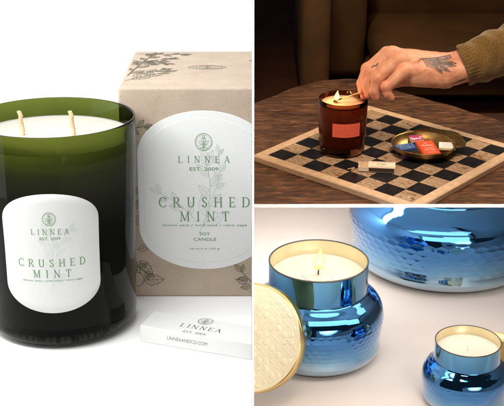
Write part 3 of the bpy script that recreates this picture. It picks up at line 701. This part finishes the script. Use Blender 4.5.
# tray with walls
def tray(x0, x1, hy, hz, th=.0008):
    return join(boxv(x0, -hy, .0008, x1, hy, .0016), boxv(x0, -hy, .0016, x0 + th, hy, hz), boxv(x0 + th, -hy, .0016, x1, -hy + th, hz), boxv(x0 + th, hy - th, .0016, x1, hy, hz))
tr = mesh_obj('tray', *tray(-.043, -.0254, .0132, .0092), I['cream'], t)
for k in range(7):
    V, Fc = sweep([(-.041, -.010 + k * .0032, .006 + .0006 * (k % 2)), (-.0256, -.010 + k * .0032, .006)], .0009, 6); mesh_obj('match_end', V, Fc, I['yellow'] if 0 else M['wick'], tr)
# matches stick out in front of the tray
for k in range(2):
    q = ST.z(351 + 2.0 * k, 169.2 + .8 * k, BZ)
    V, Fc = sweep([(-.007, 0, .001), (.007, .001, .001)], .0009, 8); o = mesh_obj('stick', V, Fc, M['wick'])
    tm = thing('match', ST, (q.x, q.y, BZ + .0004), ['left one of two loose wooden matches by the open cream matchbox', 'right one of two loose wooden matches by the open cream matchbox'][k], 'match', R(25 + 30 * k)); o.parent = tm

# burning match in the fingers
a = ST.Y(333.5, 101.4, cb.y); b_ = ST.Y(363, 91.5, 2.150)
t = thing('burning_match', ST, a, 'thin wooden match with a charred head, held by the fingers over the lit candle', 'match')
d = b_ - a
V, Fc = sweep([d * .30, d * .6, d], .00125, 8); mesh_obj('stick', V, Fc, M['wick'], t, True)
V, Fc = sweep([d * .0, d * .04, d * .12, d * .3], [.0012, .0019, .0014, .0012], 8); mesh_obj('charred_head', V, Fc, M['black'], t, True)

# ------------------------------------------------------------------ hand: one continuous surface from blended tapered bones
pxm = .00192
def H(x, y, Y): return np.array(ST.Y(x, y, Y))
def seg(P, a, ra, b, rb):
    ba = b - a; tt = np.clip(((P - a) @ ba) / (ba @ ba), 0, 1)[..., None]
    return np.linalg.norm(P - (a + tt * ba), axis=-1) - (ra + (rb - ra) * tt[..., 0]) * pxm
def smin(a, b, k):
    h = np.clip(.5 + .5 * (b - a) / k, 0, 1); return b * (1 - h) + a * h - k * h * (1 - h)
fing = {
 'index':  [(387, 53.5, 2.192, 7.4), (367.5, 69, 2.180, 6.2), (361.5, 83, 2.165, 5.3), (362, 91, 2.156, 4.5)],
 'middle': [(391.5, 53.5, 2.170, 7.8), (372, 72, 2.158, 6.8), (367, 86, 2.148, 5.5), (368.5, 94.5, 2.142, 4.8)],
 'ring':   [(397.5, 60.5, 2.150, 7.6), (377.5, 79.5, 2.138, 6.6), (374, 91, 2.132, 5.3), (376, 96.5, 2.132, 4.7)],
 'pinky':  [(404.5, 71, 2.132, 7.2), (386.5, 87, 2.120, 5.6), (387.5, 93.5, 2.117, 4.5), (391.5, 97.5, 2.117, 3.7)],
 'thumb':  [(420, 76, 2.185, 9.5), (398, 80, 2.190, 7.5), (378, 88, 2.182, 6.2), (364.5, 95.5, 2.165, 5.0)],
}
lo_ = np.array([H(350, 100, 2.15)[0] - .005, 2.075, H(380, 110, 2.15)[2] - .012]); hi_ = np.array([H(492, 60, 2.18)[0], 2.235, H(490, 30, 2.18)[2]])
st_ = .00125
gx, gy, gz = [np.arange(lo_[i], hi_[i], st_) for i in range(3)]
P = np.stack(np.meshgrid(gx, gy, gz, indexing='ij'), -1).astype(np.float32)
D = None
for nm in ('thumb', 'index', 'middle', 'ring', 'pinky'):
    J = fing[nm]; d = None
    for (x, y, Y, r), (x2, y2, Y2, r2) in zip(J[:-1], J[1:]):
        s_ = seg(P, H(x, y, Y), r * .94, H(x2, y2, Y2), r2 * .92); d = s_ if d is None else smin(d, s_, .0022)
    # knuckle swelling
    x, y, Y, r = J[1]; d = smin(d, np.linalg.norm(P - H(x - .5, y - .6, Y), axis=-1) - (r * .98) * pxm, .003)
    D = d if D is None else smin(D, d, .0005)
W1, W2, W3 = H(451, 65, 2.192), H(455, 73, 2.165), H(452, 70, 2.180)
palm = None
for a_, ra, b2, rb in [(W1, 11, H(387, 54.5, 2.190), 7.0), (W1, 11, H(392, 55, 2.170), 7.6), (W3, 12, H(398, 62, 2.150), 7.4), (W2, 11, H(405, 72, 2.135), 7.2),
                       (H(446, 78, 2.155), 10.5, H(414, 78, 2.142), 8.6), (H(444, 74, 2.185), 10.5, H(408, 77, 2.185), 8.5),
                       (H(392, 55, 2.170), 7.2, H(430, 74, 2.165), 12), (W1, 11.5, H(490, 51, 2.185), 13.5), (W2, 11.5, H(492, 62, 2.175), 13.5), (W3, 12, H(490, 57, 2.18), 14)]:
    s_ = seg(P, a_, ra, b2, rb); palm = s_ if palm is None else smin(palm, s_, .006)
D = smin(D, palm, .0055)
# wrinkle and tendon relief
D = D + .00035 * np.sin(P[..., 0] * 420 + P[..., 2] * 300) * np.exp(-((P[..., 0] - H(440, 70, 2.17)[0]) / .02) ** 2)
def surface_nets(D, o, h):
    s = D < 0; nx, ny, nz = D.shape
    acc = np.zeros((nx - 1, ny - 1, nz - 1, 3)); cnt = np.zeros((nx - 1, ny - 1, nz - 1))
    for ax in range(3):
        sl0 = [slice(None)] * 3; sl1 = [slice(None)] * 3; sl0[ax] = slice(0, -1); sl1[ax] = slice(1, None)
        d0, d1 = D[tuple(sl0)], D[tuple(sl1)]; cr = (d0 < 0) != (d1 < 0); tt = np.where(cr, d0 / np.where(cr, d0 - d1, 1), 0)
        oth = [i for i in range(3) if i != ax]
        for da in (0, 1):
            for dbb in (0, 1):
                sh_ = [slice(0, None)] * 3; sh_[oth[0]] = slice(da, da + [nx, ny, nz][oth[0]] - 1); sh_[oth[1]] = slice(dbb, dbb + [nx, ny, nz][oth[1]] - 1)
                c = cr[tuple(sh_)]; t_ = tt[tuple(sh_)]; cnt += c
                acc[..., ax] += np.where(c, t_, 0); acc[..., oth[0]] += np.where(c, da, 0); acc[..., oth[1]] += np.where(c, dbb, 0)
    act = cnt > 0; idx = -np.ones(cnt.shape, int); ii = np.argwhere(act); idx[act] = np.arange(len(ii))
    Vv = (ii + acc[act] / cnt[act][:, None]) * h + o
    Fq = []
    for ax in range(3):
        sl0 = [slice(1, -1)] * 3; sl1 = [slice(1, -1)] * 3; sl0[ax] = slice(0, -1); sl1[ax] = slice(1, None)
        a0, a1 = s[tuple(sl0)], s[tuple(sl1)]; cr = np.argwhere(a0 != a1); fl = a0[a0 != a1]
        off = [1, 1, 1]; off[ax] = 0; c = cr + np.array(off); oth = [i for i in range(3) if i != ax]
        q = []
        for da, dbb in ((1, 1), (0, 1), (0, 0), (1, 0)):
            cc = c.copy(); cc[:, oth[0]] -= da; cc[:, oth[1]] -= dbb; q.append(idx[cc[:, 0], cc[:, 1], cc[:, 2]])
        q = np.stack(q, 1); flip = fl if ax != 1 else ~fl; q[~flip] = q[~flip][:, ::-1]; Fq.append(q)
    return Vv, np.concatenate(Fq)
Vh, Fh = surface_nets(D.astype(float), lo_, st_)
ok = (Fh >= 0).all(1); Fh = Fh[ok]
hb = Vector(H(452, 68, 2.18))
t = thing('person', ST, hb, 'tattooed hand in an olive knit sleeve holding a match over the amber candle', 'person')
hand = mesh_obj('hand', Vh - np.array(hb), Fh.tolist(), M['skin'], t, True)
b = bmesh.new(); b.from_mesh(hand.data)
for _ in range(3): bmesh.ops.smooth_vert(b, verts=b.verts, factor=.5, use_axis_x=True, use_axis_y=True, use_axis_z=True)
bmesh.ops.recalc_face_normals(b, faces=b.faces)
bmesh.ops.subdivide_edges(b, edges=b.edges[:], cuts=1, use_grid_fill=True)
bmesh.ops.smooth_vert(b, verts=b.verts, factor=.5, use_axis_x=True, use_axis_y=True, use_axis_z=True)
bmesh.ops.recalc_face_normals(b, faces=b.faces); b.normal_update()
hv = np.array([v.co for v in b.verts]) + np.array(hb); hn = np.array([v.normal for v in b.verts]); disp = np.zeros(len(hv))
def near_line(p, q):
    ba = q - p; tt = np.clip((hv - p) @ ba / (ba @ ba), 0, 1); return np.linalg.norm(hv - (p + tt[:, None] * ba), axis=1), tt
for nm, J in fing.items():
    for k in (1, 2):
        j = H(*J[k][:3]); ax_ = H(*J[k + 1][:3]) - H(*J[k - 1][:3]); ax_ /= np.linalg.norm(ax_); rel = hv - j; al = rel @ ax_; dist = np.linalg.norm(rel, axis=1)
        g_ = np.exp(-(dist / (J[k][3] * pxm * 1.15)) ** 4)
        for off, am in ((-.0026, .00028), (-.0006, .00045), (.0016, .00035)): disp -= am * g_ * np.exp(-((al - off + .0004 * np.sin(rel[:, 1] * 900)) / .00055) ** 2)
# tendons and veins on the back of the hand (upper side)
up_ = np.clip(hn[:, 2] * 1.2 + .5 - hn[:, 1] * .5, 0, 1)
for nm in ('index', 'middle', 'ring', 'pinky'):
    p_, q_ = H(438, 60 + 2 * ['index', 'middle', 'ring', 'pinky'].index(nm), 2.175), H(*fing[nm][0][:3])
    ba = q_ - p_; nrm = np.cross(ba, [0, 0, 1.]); nrm /= np.linalg.norm(nrm); lat_ = (hv - p_) @ nrm; tt = (hv - p_) @ ba / (ba @ ba)
    disp += .0011 * up_ * np.exp(-(lat_ / .0024) ** 2) * np.clip(tt * 3, 0, 1) * np.clip((1.15 - tt) * 4, 0, 1)
for c_ in ([(455, 62), (440, 68), (425, 66), (412, 70), (404, 66)], [(432, 67), (420, 74), (410, 76)], [(460, 72), (448, 77), (436, 76)]):
    w_ = [H(x, y, 2.15) for x, y in c_]
    for a_, b2 in zip(w_[:-1], w_[1:]):
        a3 = np.array([a_[0], a_[2]]); ba = np.array([b2[0], b2[2]]) - a3; q = hv[:, [0, 2]] - a3; tt = np.clip(q @ ba / (ba @ ba), 0, 1)[:, None]; dd = np.linalg.norm(q - tt * ba, axis=1)
        disp = np.maximum(disp, disp * 0 + .0006 * np.exp(-(dd / .0014) ** 2) * (hn[:, 1] < .1) + np.minimum(disp, 0)) if False else disp + .00022 * np.exp(-(dd / .0014) ** 2) * (hn[:, 1] < .1)
for v, c_ in zip(b.verts, hv + hn * disp[:, None] - np.array(hb)): v.co = c_
b.to_mesh(hand.data); b.free()
hand.data.polygons.foreach_set('use_smooth', [True] * len(hand.data.polygons))
# tattoo and blush as point attributes; the drawing is in the plane the photo shows
co = np.array([v.co for v in hand.data.vertices]) + np.array(hb)
u = 252 + co[:, 0] * F / 2.33; # side-on drawing plane: x along the arm, z up
def toxz(x, y): q = H(x, y, 2.15); return q[0], q[2]
inkv = np.zeros(len(co))
def dstroke(pts, wd, front=True):
    global inkv
    pts = [toxz(*p) for p in pts]
    for (x0, z0), (x1, z1) in zip(pts[:-1], pts[1:]):
        a = np.array([x0, z0]); ba = np.array([x1 - x0, z1 - z0]); q = np.stack([co[:, 0], co[:, 2] + (co[:, 1] - 2.15) * .38], 1) - a
        tt = np.clip(q @ ba / (ba @ ba), 0, 1)[:, None]; dd = np.linalg.norm(q - tt * ba, axis=1) / pxm
        inkv = np.maximum(inkv, np.clip((wd - dd) / .5 + .5, 0, 1) * .93)
for tx, ty in ((454, 56), (457, 63), (456, 66), (449, 72), (441, 74)):          # petals fan out from the back of the hand
    bx, by = 433, 62; dx, dy = tx - bx, ty - by; L = math.hypot(dx, dy); nx_, ny_ = -dy / L, dx / L
    for q in (-1, 1): dstroke([(bx, by)] + [(bx + dx * s + nx_ * q * 2.6 * math.sin(PI * s), by + dy * s + ny_ * q * 2.6 * math.sin(PI * s)) for s in (.2, .4, .6, .8, 1)], .5)
    dstroke([(bx + dx * .1, by + dy * .1), (bx + dx * .8, by + dy * .8)], 1.15)
for k in range(7): dstroke([(423 + k * 1.7, 58 + k * .4), (426 + k * 1.7, 67 + k * .5)], .5)
dstroke([(420, 59), (440, 57), (453, 54)], .8); dstroke([(430, 60), (446, 58.5)], 1.2); dstroke([(428, 62), (436, 68)], .6)
for tx, ty in ((417, 63), (418.5, 60.5)): dstroke([(tx, ty), (tx + .8, ty + .6)], .4)
dstroke([(372, 67.5), (374, 65.5), (376, 66), (378, 63.5)], .8)
dstroke([(458, 81), (466, 79), (452, 84)], .5)
a = hand.data.attributes.new('ink', 'FLOAT', 'POINT'); a.data.foreach_set('value', inkv)
fl = np.zeros(len(co))
for nm, J in fing.items():
    for k, rr in ((0, 6), (1, 7), (2, 4), (3, 8)):
        dd = np.linalg.norm(co - H(J[k][0], J[k][1], J[k][2]), axis=1) / pxm; fl = np.maximum(fl, np.clip(1 - dd / (rr * 1.6), 0, 1) * .8)
a = hand.data.attributes.new('flush', 'FLOAT', 'POINT'); a.data.foreach_set('value', fl)
# sleeve
ax0, ax1 = Vector(H(463, 66, 2.178)), Vector(H(545, 36, 2.185)); ad = (ax1 - ax0).normalized(); sn = ad.cross(Vector((0, 1, 0))).normalized(); fn_ = sn.cross(ad)
V, Fc, uv = [], [], []; ns, nr = 216, 60
def srad(i, k): 
    s = i / nr; base = (20.5 + 8 * s) * pxm; 
    return base * (1 + .012 * math.sin(k / ns * 2 * PI * 3 + s * 5) + .055 * min(1, s * 4) * math.sin(s * 17 + 2.2 * math.sin(k / ns * 2 * PI + 1)) + .03 * math.sin(s * 31 + 3 * math.sin(k / ns * 4 * PI))) + (.0005 * math.sin(k * 2 * PI / 6) if s < .16 else 0) - (.0009 if abs(s - .17) < .012 else 0)
Ls = (ax1 - ax0).length
for i in range(nr + 1):
    for k in range(ns):
        q = 2 * PI * k / ns; r_ = srad(i, k) - (.0012 if i == 0 else 0)
        V.append(ax0 + ad * (Ls * i / nr) + (sn * math.cos(q) + fn_ * math.sin(q) * .92) * r_ - hb)
for i in range(nr):
    for k in range(ns): Fc.append((i * ns + k, i * ns + (k + 1) % ns, (i + 1) * ns + (k + 1) % ns, (i + 1) * ns + k))
o_ = len(V)
for i in (0, 1, 2, 4, 8):
    for k in range(ns):
        q = 2 * PI * k / ns; V.append(ax0 + ad * (Ls * i / nr + (.0003 if i == 0 else 0)) + (sn * math.cos(q) + fn_ * math.sin(q) * .92) * (srad(i, k) - .0045) - hb)
for k in range(ns): Fc.append((k, o_ + k, o_ + (k + 1) % ns, (k + 1) % ns))
for i in range(4):
    for k in range(ns): a0 = o_ + i * ns; Fc.append((a0 + k, a0 + ns + k, a0 + ns + (k + 1) % ns, a0 + (k + 1) % ns))
sv = mesh_obj('sleeve', V, Fc, M['knit'], t, True)
ul = sv.data.uv_layers.new(name='UVMap')
for p_ in sv.data.polygons:
    ks = [vi % ns for vi in p_.vertices]; wrap = max(ks) - min(ks) > ns / 2
    for li, vi in zip(p_.loop_indices, p_.vertices):
        k = vi % ns; i = vi // ns
        if wrap and k == 0: k = ns
        ul.data[li].uv = (k / ns * 13, i / nr * 9.5)

# ------------------------------------------------------------------ dark stage: room behind
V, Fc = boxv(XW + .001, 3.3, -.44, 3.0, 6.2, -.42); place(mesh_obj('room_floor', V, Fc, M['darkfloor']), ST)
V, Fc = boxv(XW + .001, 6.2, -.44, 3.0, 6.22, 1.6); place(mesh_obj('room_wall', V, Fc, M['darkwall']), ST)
t = thing('sofa', ST, (.150, 3.42, -.42), 'dark brown leather sofa in the shade behind the table', 'sofa')
def cushion(name, x0, y0, z0, x1, y1, z1, r=.06):
    V, Fc = boxv(x0, y0, z0, x1, y1, z1); o = mesh_obj(name, V, Fc, M['sofa'], t, True); bevel(o, r, 5, 30); return o
cushion('arm', 0, 0, .04, .082, .8, .56, .035)
cushion('side_panel', .08, .34, .04, .222, .8, .50, .03)
cushion('base', .22, .16, .04, 1.4, .8, .10, .01)
cushion('seat_cushion', .225, .07, .105, 1.35, .56, .214, .05)
cushion('backrest', .22, .50, .16, 1.4, .80, .75, .07)
for x, y in ((.03, .03), (.03, .7), (1.3, .2)):
    V, Fc = boxv(x, y, 0, x + .04, y + .04, .045); mesh_obj('leg', V, Fc, M['black'], t)

# ------------------------------------------------------------------ cream stage: blue jars
JR, JB, JH = .103, .139, .215
def jar_profile(off=0.0):
    """outer profile, base up, as (r, z)"""
    P = [(.088, .0035), (.098, .0042)] + arc(.106, .034, .0295, -75, -12, 8)
    P += [(JB - .006, .045), (JB - .003, .07), (JB, .092)]
    P += [(JB - .0015, .106), (JB - .006, .120), (JB - .014, .132), (JB - .024, .1405), (JR + .005, .1470), (JR + .0015, .1500), (JR, .1545), (JR, .17), (JR, JH - .002)]
    return P
def resample(P, step):
    out = [P[0]]
    for a, b in zip(P[:-1], P[1:]):
        L = math.hypot(b[0] - a[0], b[1] - a[1]); n = max(1, int(L / step))
        for i in range(1, n + 1): out.append((a[0] + (b[0] - a[0]) * i / n, a[1] + (b[1] - a[1]) * i / n))
    return out
jp = resample(smooth_poly(jar_profile(), 3), .0013)
def make_jar(label, st, pos, sc, group, lit, zs=1.0):
    t = thing('jar_candle', st, pos, label, 'candle', R(11 * sc), group, scale=sc)
    t.matrix_world = t.matrix_world @ Matrix.Diagonal((1, 1, zs, 1))
    seg_ = 480; NC = 50; hz = .0105
    arr = np.array(jp); th = np.arange(seg_) / seg_ * 2 * PI
    rr, tt = np.meshgrid(arr[:, 0], th, indexing='ij'); zz = np.repeat(arr[:, 1:2], seg_, 1)
    # hammered scales: nearest centre of a staggered lattice
    uu = tt / (2 * PI) * NC; vv = zz / hz; best = np.full(uu.shape, 9.); dvn = np.zeros(uu.shape)
    for dv in (-1, 0, 1, 2):
        row = np.floor(vv) + dv; sh_ = (row % 2) * .5
        cu = np.round(uu - sh_) + sh_; dd_ = ((uu - cu) * 1.0) ** 2 + ((vv - row) * .86) ** 2; dvn = np.where(dd_ < best, vv - row, dvn); best = np.minimum(best, dd_)
    msk = np.clip((zz - .036) / .02, 0, 1) * np.clip((.108 - zz) / .010, 0, 1)
    rr = rr - msk * (.0009 * (1 - np.clip(best / .36, 0, 1)) + .0007 * dvn)
    n = len(arr); V = np.stack([rr * np.cos(tt), rr * np.sin(tt), zz], -1).reshape(-1, 3)
    i, k = np.meshgrid(np.arange(n - 1), np.arange(seg_), indexing='ij'); k2 = (k + 1) % seg_
    Fq = np.stack([i * seg_ + k, i * seg_ + k2, (i + 1) * seg_ + k2, (i + 1) * seg_ + k], -1).reshape(-1, 4)
    mesh_obj('glass_body', V, Fq.tolist(), M['mercury'], t, True)
    V, Fc = lathe([(0, 0), (.104, .0), (.113, .0015), (.118, .006), (.119, .011), (.1165, .0115), (.108, .0055), (.096, .0035), (.088, .0030), (0, .0030)], 128)
    o = mesh_obj('glass_foot', V, Fc, M['clear'], t, True); recalc(o)
    V, Fc = lathe([(JR + .0004, JH - .003), (JR + .0006, JH - .0008), (JR - .0004, JH), (JR - .0020, JH), (JR - .0028, JH - .0008), (JR - .0028, JH - .003)], 160, True)
    o = mesh_obj('rim', V, Fc, mat('dark_rim', (.10, .09, .08), .3, .6), t, True); recalc(o)
    wz = JH - .034
    V, Fc = lathe([(JR - .0028, JH - .002), (JR - .003, JH - .01), (JR - .003, wz - .003)], 128, False); Fc = Fc[:-2]
    mesh_obj('gold_lining', V, Fc, M['goldin'], t, True)
    V, Fc = lathe([(JR - .0031, wz - .004), (JR - .0031, wz + .0015), (JR - .006, wz), (JR * .5, wz - .0006), (0, wz - .001)], 128); Fc = [f for f in Fc if len(f) == 4]
    mesh_obj('wax', V, Fc, M['ivory_wax'], t, True)
    if lit is not None:
        V, Fc = sweep([(0, 0, wz - .002), (0, 0, wz + .008), (.001, 0, wz + .016), (.0005, 0, wz + .020)], .0016, 8)
        mesh_obj('wick', V, Fc, M['black'] if lit else mat('white_wick', (.85, .82, .75), .8), t, True)
        if lit:
            V, Fc = lathe([(.034, wz - .0004), (.033, wz + .0001), (0, wz - .0001)], 64); mesh_obj('melted_pool', V, Fc, mat('liquid_wax', (.71, .655, .55), .06), t, True)
        if lit: flame(t, (0, 0, wz + .010), .050, .0112)
    return t
def floor(st, Y, x, dep): return Vector(((x - 252) / F * dep, Y, 0))
G = 'blue mirrored jar candles'
make_jar('medium lit blue mirrored jar candle with a gold disc lid leaning on it', SB, floor(SB, 2.242, 318, 2.50), 1, G, True)
make_jar('smallest unlit blue mirrored jar candle with a white wick, right foreground', SB, floor(SB, 2.048, 468, 2.33), .62, G, False)
make_jar('largest blue mirrored glass jar with a clear foot, standing behind the other two', SB, floor(SB, 2.700, 441, 3.0), 1.70, G, None, .80)
l = bpy.data.lights.new('flame_light', 'POINT'); l.energy = .04; l.color = (1, .7, .4); l.shadow_soft_size = .012
lo = bpy.data.objects.new('flame_light', l); C.objects.link(lo); lo.matrix_world = SB.M @ Matrix.Translation(floor(SB, 2.242, 318, 2.50) + Vector((0, 0, .215)))

# lids
def make_lid(label, st, centre, normal, sc, spin=0.0):
    n_ = Vector(normal).normalized(); up = Vector((0, 0, 1)); xa = up.cross(n_).normalized(); ya = n_.cross(xa)
    rot = Matrix((xa, ya, n_)).transposed().to_4x4() @ Matrix.Rotation(spin, 4, 'Z')
    t = thing('jar_lid', st, centre, label, 'lid', 0, 'gold jar lids', rot, sc)
    Rl, th = .108, .030
    V, Fc = lathe([(Rl - .004, .0), (Rl - .0035, -.0008)] + arc(Rl - .003, -.003, .003, 60, 0, 4) + [(Rl, -th + .002), (Rl - .001, -th), (Rl - .006, -th), (0, -th)], 160)
    Fc = [f for f in Fc if len(f) == 4]; o = mesh_obj('rim', V, Fc, M['gold'], t, True); recalc(o)
    # embossed disc: radial grid with relief of petals in a diamond lattice
    nr_, ns_ = 90, 360; rad_ = np.linspace(0, Rl - .0038, nr_); th_ = np.arange(ns_) / ns_ * 2 * PI
    rg, tg = np.meshgrid(rad_, th_, indexing='ij'); X, Yy = rg * np.cos(tg), rg * np.sin(tg); S = .052
    a = (X + Yy) / S; b = (X - Yy) / S; fa, fb = a - np.round(a), b - np.round(b)
    lat = np.maximum(np.exp(-(fa / .035) ** 2), np.exp(-(fb / .035) ** 2)) * .0006
    ga, gb = a - np.floor(a) - .5, b - np.floor(b) - .5; ph = np.arctan2(gb, ga); rd = np.hypot(ga, gb)
    pet = np.clip((.40 * np.abs(np.cos(2 * ph)) ** .7 + .05 - rd) / .06, 0, 1) * .0014
    vein = -np.exp(-(np.sin(2 * ph) / .12) ** 2) * (rd < .38) * .0004
    dots = (np.hypot(np.sin(a * 6 * PI), np.sin(b * 6 * PI)) < .5) * (pet < 1e-4) * .0004
    z = (lat + pet + vein + dots) * 1.1; z *= np.clip((Rl - .009 - rg) / .003, 0, 1); z -= .0006
    z += (rg > Rl - .0085) * .0008
    V = np.stack([X, Yy, z], -1).reshape(-1, 3); i, k = np.meshgrid(np.arange(nr_ - 1), np.arange(ns_), indexing='ij'); k2 = (k + 1) % ns_
    Fq = np.stack([i * ns_ + k, (i + 1) * ns_ + k, (i + 1) * ns_ + k2, i * ns_ + k2], -1).reshape(-1, 4)
    o2 = mesh_obj('embossed_top', V, Fq.tolist(), M['lidtop'], t, True)
    return t, (o, o2)
lc = SB.Y(250, 338, 2.066)
_, q = make_lid('round gold lid with a cream embossed top, leaning on the medium blue jar', SB, lc, (-.42, -.88, .50), 1.0, .2)
for o in q: clip(o, SB, (XW + .0004, 0, 0), (-1, 0, 0))
lc = SB.z(500, 356)
lc = floor(SB, 2.17, 501, 2.40) + Vector((0, 0, .052))
make_lid('small gold lid half hidden behind the smallest blue jar', SB, lc, (.15, .75, .55), .62)

# object origin cleanup: nothing hidden, everything at its place
for o in list(bpy.data.objects):
    if o.type == 'EMPTY' and not o.children: bpy.data.objects.remove(o)
